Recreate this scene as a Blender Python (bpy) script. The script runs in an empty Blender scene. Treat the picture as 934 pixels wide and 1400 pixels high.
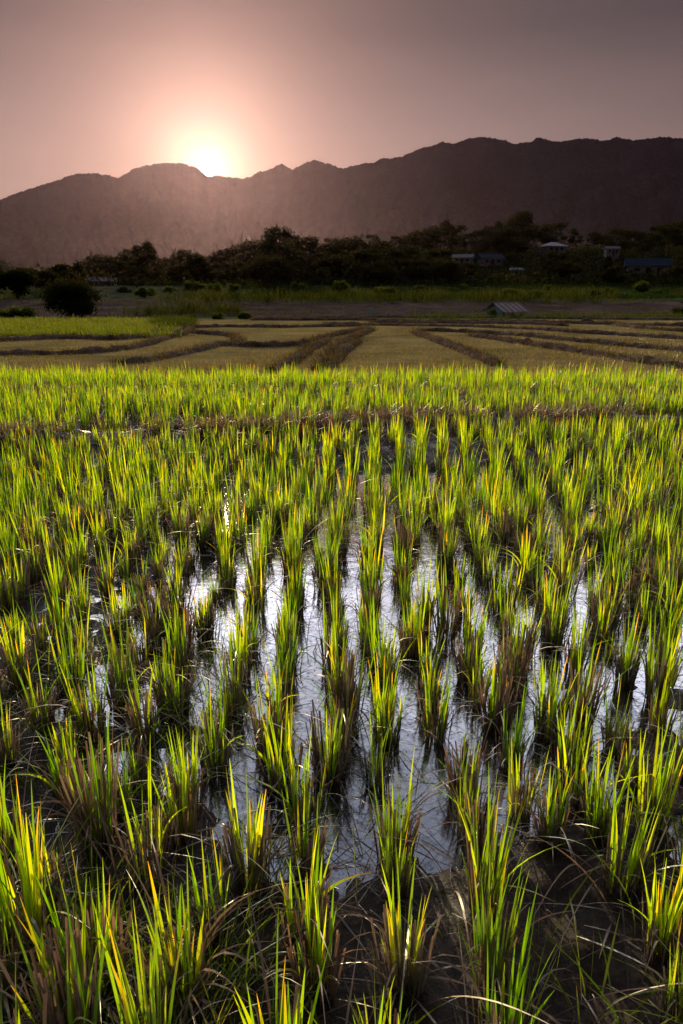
import bpy, math, random
import numpy as np
from mathutils import Vector, Matrix
random.seed(7)
RNG = np.random.default_rng(11)
PI = math.pi
sc = bpy.context.scene
COL = sc.collection

# ------------------------------------------------------------------ camera
CAM_H, PITCH, F = 1.3, math.radians(17.8), 933.0      # F in pixels of the 934 x 1400 frame
cam_d = bpy.data.cameras.new('camera'); cam = bpy.data.objects.new('camera', cam_d); COL.objects.link(cam)
cam.location = (0, 0, CAM_H); cam.rotation_euler = (PI/2 - PITCH, 0, 0)
cam_d.sensor_fit = 'VERTICAL'; cam_d.sensor_height = 36; cam_d.lens = 24.0
cam_d.clip_start = 0.05; cam_d.clip_end = 30000
cam_d.dof.use_dof = False
sc.camera = cam

def ray(px, py):
    u, v = (px-467)/F, (700-py)/F
    return np.array([u, math.cos(PITCH)+v*math.sin(PITCH), -math.sin(PITCH)+v*math.cos(PITCH)])
def at(px, py, z):
    d = ray(px, py); t = (z-CAM_H)/d[2]; return np.array([d[0]*t, d[1]*t, z])
def atY(px, py, Y):
    d = ray(px, py); t = Y/d[1]; return np.array([d[0]*t, Y, CAM_H+d[2]*t])
def project(x, y, z):
    zz = z-CAM_H; dep = y*math.cos(PITCH)-zz*math.sin(PITCH); up = y*math.sin(PITCH)+zz*math.cos(PITCH)
    return 467+F*x/dep, 700-F*up/dep, dep

# ------------------------------------------------------------------ noise
def vnoise(x, y, seed=0):
    r = np.random.default_rng(1000+seed).random((256, 256))
    xi, yi = np.floor(x).astype(int), np.floor(y).astype(int)
    fx, fy = x-xi, y-yi
    fx, fy = fx*fx*(3-2*fx), fy*fy*(3-2*fy)
    a, b = r[xi & 255, yi & 255], r[(xi+1) & 255, yi & 255]
    c, d = r[xi & 255, (yi+1) & 255], r[(xi+1) & 255, (yi+1) & 255]
    return (a*(1-fx)+b*fx)*(1-fy)+(c*(1-fx)+d*fx)*fy
def fbm(x, y, octv=4, seed=0, gain=.5):
    x = np.asarray(x, float); y = np.asarray(y, float)
    s, a, tot = 0, 1, 0
    for k in range(octv):
        s = s+a*vnoise(x*2**k+17.3*k, y*2**k+5.1*k, seed+k); tot += a; a *= gain
    return s/tot
def sstep(a, b, x):
    t = np.clip((x-a)/(b-a), 0, 1); return t*t*(3-2*t)

# ------------------------------------------------------------------ object helpers
def tag(o, label=None, cat=None, group=None, kind=None):
    if label: o['label'] = label
    if cat: o['category'] = cat
    if group: o['group'] = group
    if kind: o['kind'] = kind
    return o
def empty(name, loc=(0, 0, 0), rz=0):
    o = bpy.data.objects.new(name, None); COL.objects.link(o); o.location = loc
    o.rotation_euler = (0, 0, rz); o.empty_display_size = .1; return o
def mesh_np(name, V, Q, col=None, smooth=False):
    """V (n,3); Q (m,k) faces all of the same size"""
    me = bpy.data.meshes.new(name)
    V = np.ascontiguousarray(V, dtype=np.float32); Q = np.ascontiguousarray(Q, dtype=np.int32)
    me.vertices.add(len(V)); me.vertices.foreach_set('co', V.ravel())
    k = Q.shape[1]
    me.loops.add(Q.size); me.loops.foreach_set('vertex_index', Q.ravel())
    me.polygons.add(len(Q)); me.polygons.foreach_set('loop_start', np.arange(0, Q.size, k, dtype=np.int32))
    me.polygons.foreach_set('loop_total', np.full(len(Q), k, dtype=np.int32))
    if smooth: me.polygons.foreach_set('use_smooth', np.ones(len(Q), dtype=bool))
    me.update(calc_edges=True)
    if col is not None:
        at_ = me.color_attributes.new('Col', 'FLOAT_COLOR', 'POINT')
        c = np.ones((len(V), 4), dtype=np.float32); c[:, :col.shape[1]] = col
        at_.data.foreach_set('color', c.ravel())
    return me
def link(name, me, mat=None, parent=None):
    o = bpy.data.objects.new(name, me); COL.objects.link(o)
    if mat is not None and len(me.materials) == 0: me.materials.append(mat)
    if parent is not None: o.parent = parent
    return o
class MB:
    def __init__(s): s.v, s.f = [], []
    def add(s, V, Fc):
        b = len(s.v); s.v += [tuple(p) for p in V]; s.f += [tuple(b+i for i in f) for f in Fc]
    def box(s, c, d, rz=0, rx=0):
        M = Matrix.Translation(c) @ Matrix.Rotation(rz, 4, 'Z') @ Matrix.Rotation(rx, 4, 'X')
        V = [M @ Vector((sx*d[0]/2, sy*d[1]/2, sz*d[2]/2)) for sz in (-1, 1) for sy in (-1, 1) for sx in (-1, 1)]
        s.add(V, [(0, 2, 3, 1), (4, 5, 7, 6), (0, 1, 5, 4), (2, 6, 7, 3), (0, 4, 6, 2), (1, 3, 7, 5)])
    def tube(s, pts, rads, n=6):
        pts = [Vector(p) for p in pts]; V = []; Fc = []
        for i, p in enumerate(pts):
            t = (pts[min(i+1, len(pts)-1)]-pts[max(i-1, 0)]).normalized()
            a = t.cross(Vector((.31, .95, .1))).normalized(); b = t.cross(a)
            for k in range(n):
                an = 2*PI*k/n; V.append(p+(a*math.cos(an)+b*math.sin(an))*rads[i])
        for i in range(len(pts)-1):
            for k in range(n):
                Fc.append((i*n+k, i*n+(k+1) % n, (i+1)*n+(k+1) % n, (i+1)*n+k))
        Fc.append(tuple(range(n))[::-1]); Fc.append(tuple((len(pts)-1)*n+k for k in range(n)))
        s.add(V, Fc)
    def quad(s, a, b, c, d): s.add([a, b, c, d], [(0, 1, 2, 3)])
    def mesh(s, name):
        me = bpy.data.meshes.new(name); me.from_pydata([tuple(p) for p in s.v], [], s.f); me.update(); return me
    def build(s, name, mat, parent=None, smooth=False):
        me = s.mesh(name)
        if smooth: me.polygons.foreach_set('use_smooth', [True]*len(me.polygons))
        return link(name, me, mat, parent)

# ------------------------------------------------------------------ materials
def new_mat(name):
    m = bpy.data.materials.new(name); m.use_nodes = True; nt = m.node_tree; nt.nodes.clear()
    return m, nt, nt.nodes, nt.links
def N(nd, t, **kw):
    n = nd.new(t)
    for k, v in kw.items():
        if k in n.inputs.keys() if isinstance(k, str) else False: n.inputs[k].default_value = v
        else: setattr(n, k, v)
    return n
def ramp(nd, stops, fac=None, lk=None):
    r = nd.new('ShaderNodeValToRGB'); e = r.color_ramp.elements
    while len(e) < len(stops): e.new(.5)
    for i, (p, c) in enumerate(stops): e[i].position = p; e[i].color = (*c, 1)
    if fac is not None: lk.new(fac, r.inputs[0])
    return r
def mixc(nd, lk, fac, a, b, bt='MIX'):
    m = nd.new('ShaderNodeMix'); m.data_type = 'RGBA'; m.blend_type = bt
    for s, v in ((m.inputs[0], fac), (m.inputs[6], a), (m.inputs[7], b)):
        if hasattr(v, 'is_output'): lk.new(v, s)
        elif isinstance(v, (int, float)): s.default_value = v
        else: s.default_value = (*v, 1) if len(v) == 3 else v
    return m.outputs[2]
def math_(nd, lk, op, a, b=0.0, c=0.0, clamp=False):
    m = nd.new('ShaderNodeMath'); m.operation = op; m.use_clamp = clamp
    for s, v in zip(m.inputs, (a, b, c)):
        if hasattr(v, 'is_output'): lk.new(v, s)
        else: s.default_value = v
    return m.outputs[0]

def leaf_mat(name, greens, tip, base, trans_gain=(2.45, 2.1, .7), trans=.6, rough=.45, spec=.35, objrand=True):
    """Col.r = height along the blade, Col.g = random per blade, Col.b = random per plant"""
    m, nt, nd, lk = new_mat(name)
    at_ = N(nd, 'ShaderNodeAttribute', attribute_name='Col'); sp = nd.new('ShaderNodeSeparateColor'); lk.new(at_.outputs['Color'], sp.inputs[0])
    t, r, pl = sp.outputs
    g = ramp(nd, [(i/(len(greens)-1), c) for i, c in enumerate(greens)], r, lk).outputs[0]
    # streaks along the blade
    tc = nd.new('ShaderNodeTexCoord'); nz = N(nd, 'ShaderNodeTexNoise'); nz.inputs['Scale'].default_value = 60
    lk.new(tc.outputs['Object'], nz.inputs[0])
    g = mixc(nd, lk, math_(nd, lk, 'MULTIPLY', nz.outputs[0], .35), g, tuple(v*.45 for v in greens[0]))
    # orange tips on some blades
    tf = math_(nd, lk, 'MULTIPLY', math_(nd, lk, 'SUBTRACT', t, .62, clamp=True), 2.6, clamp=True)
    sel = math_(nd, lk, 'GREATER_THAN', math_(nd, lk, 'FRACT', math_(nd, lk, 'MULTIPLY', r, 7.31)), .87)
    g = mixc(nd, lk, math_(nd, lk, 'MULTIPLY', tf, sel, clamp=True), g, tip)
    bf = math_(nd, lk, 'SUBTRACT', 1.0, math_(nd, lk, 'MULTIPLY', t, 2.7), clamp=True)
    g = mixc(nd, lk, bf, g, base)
    pv = ramp(nd, [(0, (.48, .60, .6)), (.5, (.95, .97, 1)), (1, (1.3, 1.15, .9))], pl, lk).outputs[0]
    g = mixc(nd, lk, 1.0, g, pv, 'MULTIPLY')
    df = nd.new('ShaderNodeBsdfDiffuse'); lk.new(g, df.inputs[0])
    tr = nd.new('ShaderNodeBsdfTranslucent'); tg = mixc(nd, lk, 1.0, g, trans_gain, 'MULTIPLY'); lk.new(tg, tr.inputs[0])
    mx = nd.new('ShaderNodeMixShader'); mx.inputs[0].default_value = trans; lk.new(df.outputs[0], mx.inputs[1]); lk.new(tr.outputs[0], mx.inputs[2])
    gl = nd.new('ShaderNodeBsdfGlossy'); gl.inputs['Roughness'].default_value = rough; gl.inputs[0].default_value = (1, .95, .8, 1)
    fr = nd.new('ShaderNodeFresnel'); fr.inputs[0].default_value = 1.35
    mx2 = nd.new('ShaderNodeMixShader'); lk.new(math_(nd, lk, 'MULTIPLY', fr.outputs[0], spec), mx2.inputs[0])
    lk.new(mx.outputs[0], mx2.inputs[1]); lk.new(gl.outputs[0], mx2.inputs[2])
    o = nd.new('ShaderNodeOutputMaterial'); lk.new(mx2.outputs[0], o.inputs[0])
    return m

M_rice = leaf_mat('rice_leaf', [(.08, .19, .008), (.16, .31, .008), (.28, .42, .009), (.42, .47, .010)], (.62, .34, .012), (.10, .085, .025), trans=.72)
M_straw = leaf_mat('dry_rice_straw', [(.13, .088, .076), (.22, .16, .135), (.36, .275, .215)], (.32, .22, .14), (.10, .07, .062), trans_gain=(1.3, 1.1, .9), trans=.3, spec=.12)
M_drygrass = leaf_mat('dry_bund_grass', [(.17, .12, .085), (.26, .17, .12), (.36, .23, .16)], (.40, .25, .16), (.10, .07, .05), trans_gain=(1.4, 1.15, .9), trans=.5)
M_weed = leaf_mat('weed_leaf', [(.05, .10, .012), (.09, .16, .015), (.15, .20, .02)], (.24, .18, .03), (.05, .05, .02), trans=.5)
M_reed = leaf_mat('reed_leaf', [(.022, .032, .009), (.035, .045, .012), (.055, .06, .02)], (.20, .17, .12), (.05, .06, .02), trans=.25, spec=0.0)
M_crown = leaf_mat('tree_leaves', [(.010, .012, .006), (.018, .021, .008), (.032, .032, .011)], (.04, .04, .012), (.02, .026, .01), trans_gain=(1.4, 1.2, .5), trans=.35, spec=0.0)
M_shrub = leaf_mat('shrub_leaves', [(.025, .04, .012), (.04, .06, .016), (.07, .085, .02)], (.07, .08, .02), (.03, .035, .012), trans_gain=(1.6, 1.4, .5), trans=.45, spec=0.0)

def simple(name, c1, c2, scale=6, rough=.8, metallic=0, bump=.2, stretch=(1, 1, 1), spec=.04):
    m, nt, nd, lk = new_mat(name)
    tc = nd.new('ShaderNodeTexCoord'); mp = nd.new('ShaderNodeMapping'); mp.inputs['Scale'].default_value = stretch
    lk.new(tc.outputs['Object'], mp.inputs[0])
    nz = nd.new('ShaderNodeTexNoise'); nz.inputs['Scale'].default_value = scale; nz.inputs['Detail'].default_value = 8; lk.new(mp.outputs[0], nz.inputs[0])
    r = ramp(nd, [(.3, c1), (.7, c2)], nz.outputs[0], lk)
    p = nd.new('ShaderNodeBsdfPrincipled'); lk.new(r.outputs[0], p.inputs['Base Color']); p.inputs['Roughness'].default_value = rough
    p.inputs['Metallic'].default_value = metallic; p.inputs['Specular IOR Level'].default_value = spec
    b = nd.new('ShaderNodeBump'); b.inputs['Strength'].default_value = bump; lk.new(nz.outputs[0], b.inputs['Height']); lk.new(b.outputs[0], p.inputs['Normal'])
    o = nd.new('ShaderNodeOutputMaterial'); lk.new(p.outputs[0], o.inputs[0]); return m
M_bark = simple('bark', (.02, .015, .012), (.05, .038, .03), 12, .9)
M_wood = simple('weathered_wood', (.07, .06, .055), (.16, .14, .13), 5, .85, stretch=(8, 8, 1))
M_tin = simple('rusty_tin', (.22, .19, .20), (.36, .30, .30), 2.5, .8, .0, stretch=(1, 1, .3))
M_tinrust = simple('rust_streaks', (.11, .06, .05), (.18, .10, .08), 2, .8, .0)
M_netblue = simple('faded_blue_wall', (.20, .26, .30), (.30, .37, .42), 3, .8)
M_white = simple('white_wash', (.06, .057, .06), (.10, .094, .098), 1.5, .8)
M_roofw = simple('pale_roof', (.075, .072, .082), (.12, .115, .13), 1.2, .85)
M_roofb = simple('blue_roof', (.010, .017, .032), (.016, .027, .048), 1.2, .9)
M_dark = simple('dark_opening', (.008, .008, .01), (.02, .018, .018), 3, .4)
M_post = simple('concrete_post', (.20, .22, .23), (.32, .34, .35), 9, .8)

# ground
def ground_mat():
    m, nt, nd, lk = new_mat('field_ground')
    at_ = N(nd, 'ShaderNodeAttribute', attribute_name='Col'); tc = nd.new('ShaderNodeTexCoord')
    n1 = nd.new('ShaderNodeTexNoise'); n1.inputs['Scale'].default_value = 9; n1.inputs['Detail'].default_value = 10; n1.inputs['Roughness'].default_value = .7
    n2 = nd.new('ShaderNodeTexNoise'); n2.inputs['Scale'].default_value = .35; n2.inputs['Detail'].default_value = 5
    for n in (n1, n2): lk.new(tc.outputs['Object'], n.inputs[0])
    a = ramp(nd, [(.32, (.45, .42, .40)), (.55, (1, 1, 1)), (.75, (1.6, 1.5, 1.35))], n1.outputs[0], lk)
    b = ramp(nd, [(.35, (.75, .72, .70)), (.65, (1.2, 1.2, 1.15))], n2.outputs[0], lk)
    c = mixc(nd, lk, 1.0, at_.outputs['Color'], a.outputs[0], 'MULTIPLY'); c = mixc(nd, lk, 1.0, c, b.outputs[0], 'MULTIPLY')
    p = nd.new('ShaderNodeBsdfPrincipled'); lk.new(c, p.inputs['Base Color']); p.inputs['Roughness'].default_value = 1; p.inputs['Specular IOR Level'].default_value = 0
    bm = nd.new('ShaderNodeBump'); bm.inputs['Strength'].default_value = .6; bm.inputs['Distance'].default_value = .05; lk.new(n1.outputs[0], bm.inputs['Height']); lk.new(bm.outputs[0], p.inputs['Normal'])
    o = nd.new('ShaderNodeOutputMaterial'); lk.new(p.outputs[0], o.inputs[0]); return m
M_ground = ground_mat()
def mud_mat():
    m, nt, nd, lk = new_mat('wet_mud')
    tc = nd.new('ShaderNodeTexCoord')
    n1 = nd.new('ShaderNodeTexNoise'); n1.inputs['Scale'].default_value = 38; n1.inputs['Detail'].default_value = 8; n1.inputs['Roughness'].default_value = .65
    n2 = nd.new('ShaderNodeTexNoise'); n2.inputs['Scale'].default_value = 3.2; n2.inputs['Detail'].default_value = 5
    for n in (n1, n2): lk.new(tc.outputs['Object'], n.inputs[0])
    c = ramp(nd, [(.3, (.010, .0068, .005)), (.5, (.030, .020, .014)), (.72, (.075, .050, .035))], n1.outputs[0], lk)
    w = ramp(nd, [(.40, (.38,)*3), (.62, (.8,)*3)], n2.outputs[0], lk)
    geo = nd.new('ShaderNodeNewGeometry'); sz = nd.new('ShaderNodeSeparateXYZ'); lk.new(geo.outputs['Position'], sz.inputs[0])
    dry = math_(nd, lk, 'DIVIDE', math_(nd, lk, 'ADD', sz.outputs['Z'], math_(nd, lk, 'MULTIPLY_ADD', n1.outputs[0], .012, -.008)), .012, clamp=True)
    cw = mixc(nd, lk, dry, (.014, .011, .010), c.outputs[0]); rw = mixc(nd, lk, dry, (.16, .16, .16), w.outputs[0])
    p = nd.new('ShaderNodeBsdfPrincipled'); lk.new(cw, p.inputs['Base Color']); lk.new(rw, p.inputs['Roughness'])
    p.inputs['Specular IOR Level'].default_value = .13
    bm = nd.new('ShaderNodeBump'); bm.inputs['Strength'].default_value = .8; bm.inputs['Distance'].default_value = .01
    lk.new(n1.outputs[0], bm.inputs['Height']); lk.new(bm.outputs[0], p.inputs['Normal'])
    o = nd.new('ShaderNodeOutputMaterial'); lk.new(p.outputs[0], o.inputs[0]); return m
M_mud = mud_mat()
def water_mat():
    m, nt, nd, lk = new_mat('still_muddy_water')
    tc = nd.new('ShaderNodeTexCoord')
    n1 = nd.new('ShaderNodeTexNoise'); n1.inputs['Scale'].default_value = 14; n1.inputs['Detail'].default_value = 3
    n2 = nd.new('ShaderNodeTexNoise'); n2.inputs['Scale'].default_value = 55; n2.inputs['Detail'].default_value = 6; n2.inputs['Roughness'].default_value = .75
    for n in (n1, n2): lk.new(tc.outputs['Object'], n.inputs[0])
    hs = math_(nd, lk, 'ADD', math_(nd, lk, 'MULTIPLY', n1.outputs[0], 1.0), math_(nd, lk, 'MULTIPLY', n2.outputs[0], .12))
    bm = nd.new('ShaderNodeBump'); bm.inputs['Strength'].default_value = .35; bm.inputs['Distance'].default_value = .004; lk.new(hs, bm.inputs['Height'])
    # floating silt film breaks the mirror up
    film = ramp(nd, [(.54, (0,)*3), (.62, (1,)*3)], n2.outputs[0], lk).outputs[0]
    df = nd.new('ShaderNodeBsdfDiffuse'); df.inputs[0].default_value = (.030, .026, .022, 1)
    gl = nd.new('ShaderNodeBsdfGlossy'); lk.new(bm.outputs[0], gl.inputs['Normal'])
    gl.inputs[0].default_value = (.92, .94, 1, 1)
    rg = math_(nd, lk, 'MULTIPLY_ADD', film, .30, .03); lk.new(rg, gl.inputs['Roughness'])
    fr = nd.new('ShaderNodeFresnel'); fr.inputs[0].default_value = 1.33; lk.new(bm.outputs[0], fr.inputs['Normal'])
    fac = math_(nd, lk, 'MULTIPLY', math_(nd, lk, 'MULTIPLY', fr.outputs[0], 4.6, clamp=True), math_(nd, lk, 'MULTIPLY_ADD', film, -.6, 1.0))
    mx = nd.new('ShaderNodeMixShader'); lk.new(fac, mx.inputs[0]); lk.new(df.outputs[0], mx.inputs[1]); lk.new(gl.outputs[0], mx.inputs[2])
    o = nd.new('ShaderNodeOutputMaterial'); lk.new(mx.outputs[0], o.inputs[0]); return m
M_water = water_mat()
def mountain_mat(name, c1, c2, c3):
    m, nt, nd, lk = new_mat(name)
    tc = nd.new('ShaderNodeTexCoord')
    n1 = nd.new('ShaderNodeTexNoise'); n1.inputs['Scale'].default_value = .012; n1.inputs['Detail'].default_value = 12; n1.inputs['Roughness'].default_value = .65
    n2 = nd.new('ShaderNodeTexVoronoi'); n2.inputs['Scale'].default_value = .06
    for n in (n1, n2): lk.new(tc.outputs['Object'], n.inputs[0])
    r = ramp(nd, [(.3, c1), (.55, c2), (.78, c3)], n1.outputs[0], lk).outputs[0]
    k = ramp(nd, [(.0, (1.3,)*3), (.7, (.6,)*3)], n2.outputs[0], lk).outputs[0]
    c = mixc(nd, lk, 1.0, r, k, 'MULTIPLY')
    df = nd.new('ShaderNodeBsdfDiffuse'); lk.new(c, df.inputs[0])
    bm = nd.new('ShaderNodeBump'); bm.inputs['Strength'].default_value = .18; bm.inputs['Distance'].default_value = 10; lk.new(n1.outputs[0], bm.inputs['Height']); lk.new(bm.outputs[0], df.inputs['Normal'])
    o = nd.new('ShaderNodeOutputMaterial'); lk.new(df.outputs[0], o.inputs[0]); return m
M_mount = mountain_mat('forested_slope', (.016, .012, .018), (.024, .018, .025), (.040, .030, .038))

# ------------------------------------------------------------------ sun, sky
SUN_PX = (283, 236)
sd = ray(*SUN_PX); sd /= np.linalg.norm(sd)
SUN_AZ = math.atan2(sd[0], sd[1]); SUN_EL = math.asin(sd[2])
LAMP_EL = SUN_EL + math.radians(3.0)
ls = np.array([math.sin(SUN_AZ)*math.cos(LAMP_EL), math.cos(SUN_AZ)*math.cos(LAMP_EL), math.sin(LAMP_EL)])
sl = bpy.data.lights.new('sun', 'SUN'); so = bpy.data.objects.new('sun', sl); COL.objects.link(so)
sl.energy = 5.0; sl.angle = math.radians(.5); sl.color = (1.0, .80, .50)
so.rotation_euler = Vector(-ls).to_track_quat('-Z', 'Y').to_euler(); so.location = (0, 0, 50)

w = bpy.data.worlds.new('World'); sc.world = w; w.use_nodes = True
nt = w.node_tree; nd, lk = nt.nodes, nt.links; nd.clear()
STR = .1
sky = nd.new('ShaderNodeTexSky'); sky.sky_type = 'NISHITA'; sky.sun_disc = False
sky.sun_elevation = SUN_EL; sky.sun_rotation = SUN_AZ; sky.dust_density = 4; sky.air_density = 1.5
tc = nd.new('ShaderNodeTexCoord'); sx = nd.new('ShaderNodeSeparateXYZ'); lk.new(tc.outputs['Generated'], sx.inputs[0])
nrm = nd.new('ShaderNodeVectorMath'); nrm.operation = 'NORMALIZE'; lk.new(tc.outputs['Generated'], nrm.inputs[0])
lk.new(nrm.outputs[0], sx.inputs[0])
el = math_(nd, lk, 'MULTIPLY', math_(nd, lk, 'ARCSINE', sx.outputs['Z']), 180/PI/90, clamp=True)     # 0..1 = 0..90 deg
e_ = lambda d: d/90
g = ramp(nd, [(0, (.39, .25, .225)), (e_(6), (.36, .235, .215)), (e_(12), (.235, .165, .162)), (e_(17), (.105, .080, .086)), (e_(20.5), (.08, .063, .069)),
              (e_(24.5), (3.2, 3.1, 3.4)), (e_(34), (3.9, 4.0, 4.6)), (e_(46), (2.3, 2.5, 3.2)), (e_(62), (.35, .42, .62)), (1, (.22, .27, .42))], el, lk)
g.color_ramp.interpolation = 'B_SPLINE' if False else 'LINEAR'
# soft bands of cloud in the upper sky (they are what the paddy water mirrors)
cn = nd.new('ShaderNodeTexNoise'); cn.inputs['Scale'].default_value = 3.2; cn.inputs['Detail'].default_value = 6
cmap = nd.new('ShaderNodeMapping'); cmap.inputs['Scale'].default_value = (1, 1, 2.2); lk.new(nrm.outputs[0], cmap.inputs[0]); lk.new(cmap.outputs[0], cn.inputs[0])
cr = ramp(nd, [(.38, (.55,)*3), (.62, (1.3,)*3)], cn.outputs[0], lk).outputs[0]
hi = math_(nd, lk, 'MULTIPLY', math_(nd, lk, 'SUBTRACT', el, e_(21)), 14, clamp=True)
azr = math_(nd, lk, 'ABSOLUTE', math_(nd, lk, 'ARCTAN2', sx.outputs['X'], sx.outputs['Y']))
azw = ramp(nd, [(0, (1,)*3), (.16, (.95,)*3), (.30, (.30,)*3), (1, (.12,)*3)], math_(nd, lk, 'DIVIDE', azr, PI), lk).outputs[0]
cr = mixc(nd, lk, 1.0, cr, azw, 'MULTIPLY')
lown = nd.new('ShaderNodeTexNoise'); lown.inputs['Scale'].default_value = 2.2; lown.inputs['Detail'].default_value = 4
lmap = nd.new('ShaderNodeMapping'); lmap.inputs['Scale'].default_value = (1, 1, 7); lk.new(nrm.outputs[0], lmap.inputs[0]); lk.new(lmap.outputs[0], lown.inputs[0])
lowc = ramp(nd, [(.3, (.93, .92, .94)), (.7, (1.07, 1.05, 1.03))], lown.outputs[0], lk).outputs[0]
cf = mixc(nd, lk, hi, lowc, cr)
gg = mixc(nd, lk, 1.0, g.outputs[0], cf, 'MULTIPLY')
# angle to the sun
dt = nd.new('ShaderNodeVectorMath'); dt.operation = 'DOT_PRODUCT'; lk.new(nrm.outputs[0], dt.inputs[0]); dt.inputs[1].default_value = tuple(sd)
ang = math_(nd, lk, 'MULTIPLY', math_(nd, lk, 'ARCCOSINE', math_(nd, lk, 'MINIMUM', dt.outputs['Value'], 1.0)), 180/PI)
def expo(scale, amp):
    return math_(nd, lk, 'MULTIPLY', math_(nd, lk, 'POWER', 2.71828, math_(nd, lk, 'MULTIPLY', ang, -1/scale)), amp)
def scaled(col, f):
    v = nd.new('ShaderNodeVectorMath'); v.operation = 'SCALE'; v.inputs[0].default_value = col; lk.new(f, v.inputs['Scale']); return v.outputs[0]
side = ramp(nd, [(0, (1.25,)*3), (.09, (1.12,)*3), (.20, (.76,)*3), (.5, (.42,)*3), (1, (.30,)*3)], math_(nd, lk, 'DIVIDE', ang, 180), lk).outputs[0]
gg = mixc(nd, lk, 1.0, gg, side, 'MULTIPLY')
def addv(a, b):
    v = nd.new('ShaderNodeVectorMath'); v.operation = 'ADD'; lk.new(a, v.inputs[0]); lk.new(b, v.inputs[1]); return v.outputs[0]
tot = addv(gg, scaled((1.0, .55, .37), expo(7.5, .48)))
tot = addv(tot, scaled((1.0, .62, .36), expo(1.35, 2.9)))
disc = math_(nd, lk, 'MULTIPLY', math_(nd, lk, 'LESS_THAN', ang, .42), 60)
tot = addv(tot, scaled((1.0, .9, .72), disc))
v10 = nd.new('ShaderNodeVectorMath'); v10.operation = 'SCALE'; lk.new(tot, v10.inputs[0]); v10.inputs['Scale'].default_value = 1/STR
ns = nd.new('ShaderNodeVectorMath'); ns.operation = 'MULTIPLY'; lk.new(sky.outputs[0], ns.inputs[0]); ns.inputs[1].default_value = (.016, .013, .017)
fin = addv(v10.outputs[0], ns.outputs[0])
bg = nd.new('ShaderNodeBackground'); lk.new(fin, bg.inputs[0]); bg.inputs[1].default_value = STR
wo = nd.new('ShaderNodeOutputWorld'); lk.new(bg.outputs[0], wo.inputs[0])
w.cycles.sampling_method = 'MANUAL'; w.cycles.sample_map_resolution = 1024

# ------------------------------------------------------------------ terrain
A_, B_ = (at(0, 500, .36), at(934, 516, .36))
def edge_y(x): return 9.35 - .075*x + .25*np.sin(x*.7)
def slope_right(x, y):
    az = x/np.maximum(y, 1)
    right = sstep(-.22, .02, az)
    return right
def gz(x, y):
    x = np.asarray(x, float); y = np.asarray(y, float)
    e = edge_y(x)
    z = np.where(y < e, -.16, 0)
    z = -.16 - .64*sstep(e, e+.7, y)
    z = z + .03*(fbm(x*.5, y*.5, 3, 3)-.5)*sstep(10, 14, y)
    z = z - .8*sstep(62.5, 69, y)
    z = z + 1.9*sstep(80, 116, y)
    z = z + 2.6*sstep(116, 172, y)
    r = slope_right(x, y)
    z = z + (3.0 + 11.0*r)*sstep(172, 300, y)
    z = z - (3.0 + 8.0*r)*sstep(320, 520, y)
    z = z + (fbm(x*.02, y*.02, 4, 5)-.5)*3.0*sstep(110, 300, y)
    z = z + (fbm(x*.3, y*.3, 3, 9)-.5)*.5*sstep(66, 76, y)
    z = z + 40*sstep(700, 2600, y)
    return z
ys = np.concatenate([np.arange(-40, -4, 4), np.arange(-4, 9, .5), np.arange(9, 66, .22), np.arange(66, 130, .6), np.geomspace(130, 9000, 230)])
nx = 300
U = np.linspace(-1, 1, nx); U = np.sign(U)*np.abs(U)**1.15
HW = 16+1.15*np.maximum(ys, 0)
X = U[None, :]*HW[:, None]; Y = np.repeat(ys[:, None], nx, 1)
Z = gz(X, Y)
ii = np.arange(len(ys)-1)[:, None]*nx+np.arange(nx-1)[None, :]
Qg = np.stack([ii, ii+1, ii+nx+1, ii+nx], -1).reshape(-1, 4)
def lerpc(a, b, t): return a*(1-t[..., None])+b*t[..., None]
def ground_col(x, y):
    n = fbm(x*.08, y*.12, 4, 21); n2 = fbm(x*.9, y*1.2, 3, 25)
    c = lerpc(np.array([.17, .130, .06]), np.array([.25, .19, .085]), n)
    c = lerpc(c, np.array([.125, .125, .028]), sstep(.5, .7, n2)*.5)
    c = lerpc(c, np.array([.06, .045, .035]), 1-sstep(10, 11, y))
    bank = np.array([.078, .060, .054])*(.7+.6*fbm(x*.12, y*.5, 4, 31))[..., None]
    c = lerpc(c, np.array([.075, .095, .035])+0*c, sstep(56, 61, y)*sstep(.35, .6, fbm(x*.1, y*.2, 3, 41)+.15))
    c = lerpc(c, bank, sstep(66, 76, y))
    gr = np.array([.04, .07, .02])*(.6+.8*fbm(x*.05, y*.2, 4, 51))[..., None]
    gb = sstep(-.30, -.05, x/np.maximum(y, 1))
    c = lerpc(c, gr, sstep(104, 118, y)*(0.45+.55*gb))
    c = lerpc(c, np.array([.018, .020, .011])+0*c, sstep(150, 175, y))
    return c
me = mesh_np('ground', np.stack([X, Y, Z], -1).reshape(-1, 3), Qg, ground_col(X, Y).reshape(-1, 3), smooth=True)
tag(link('ground', me, M_ground), kind='structure')

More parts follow.
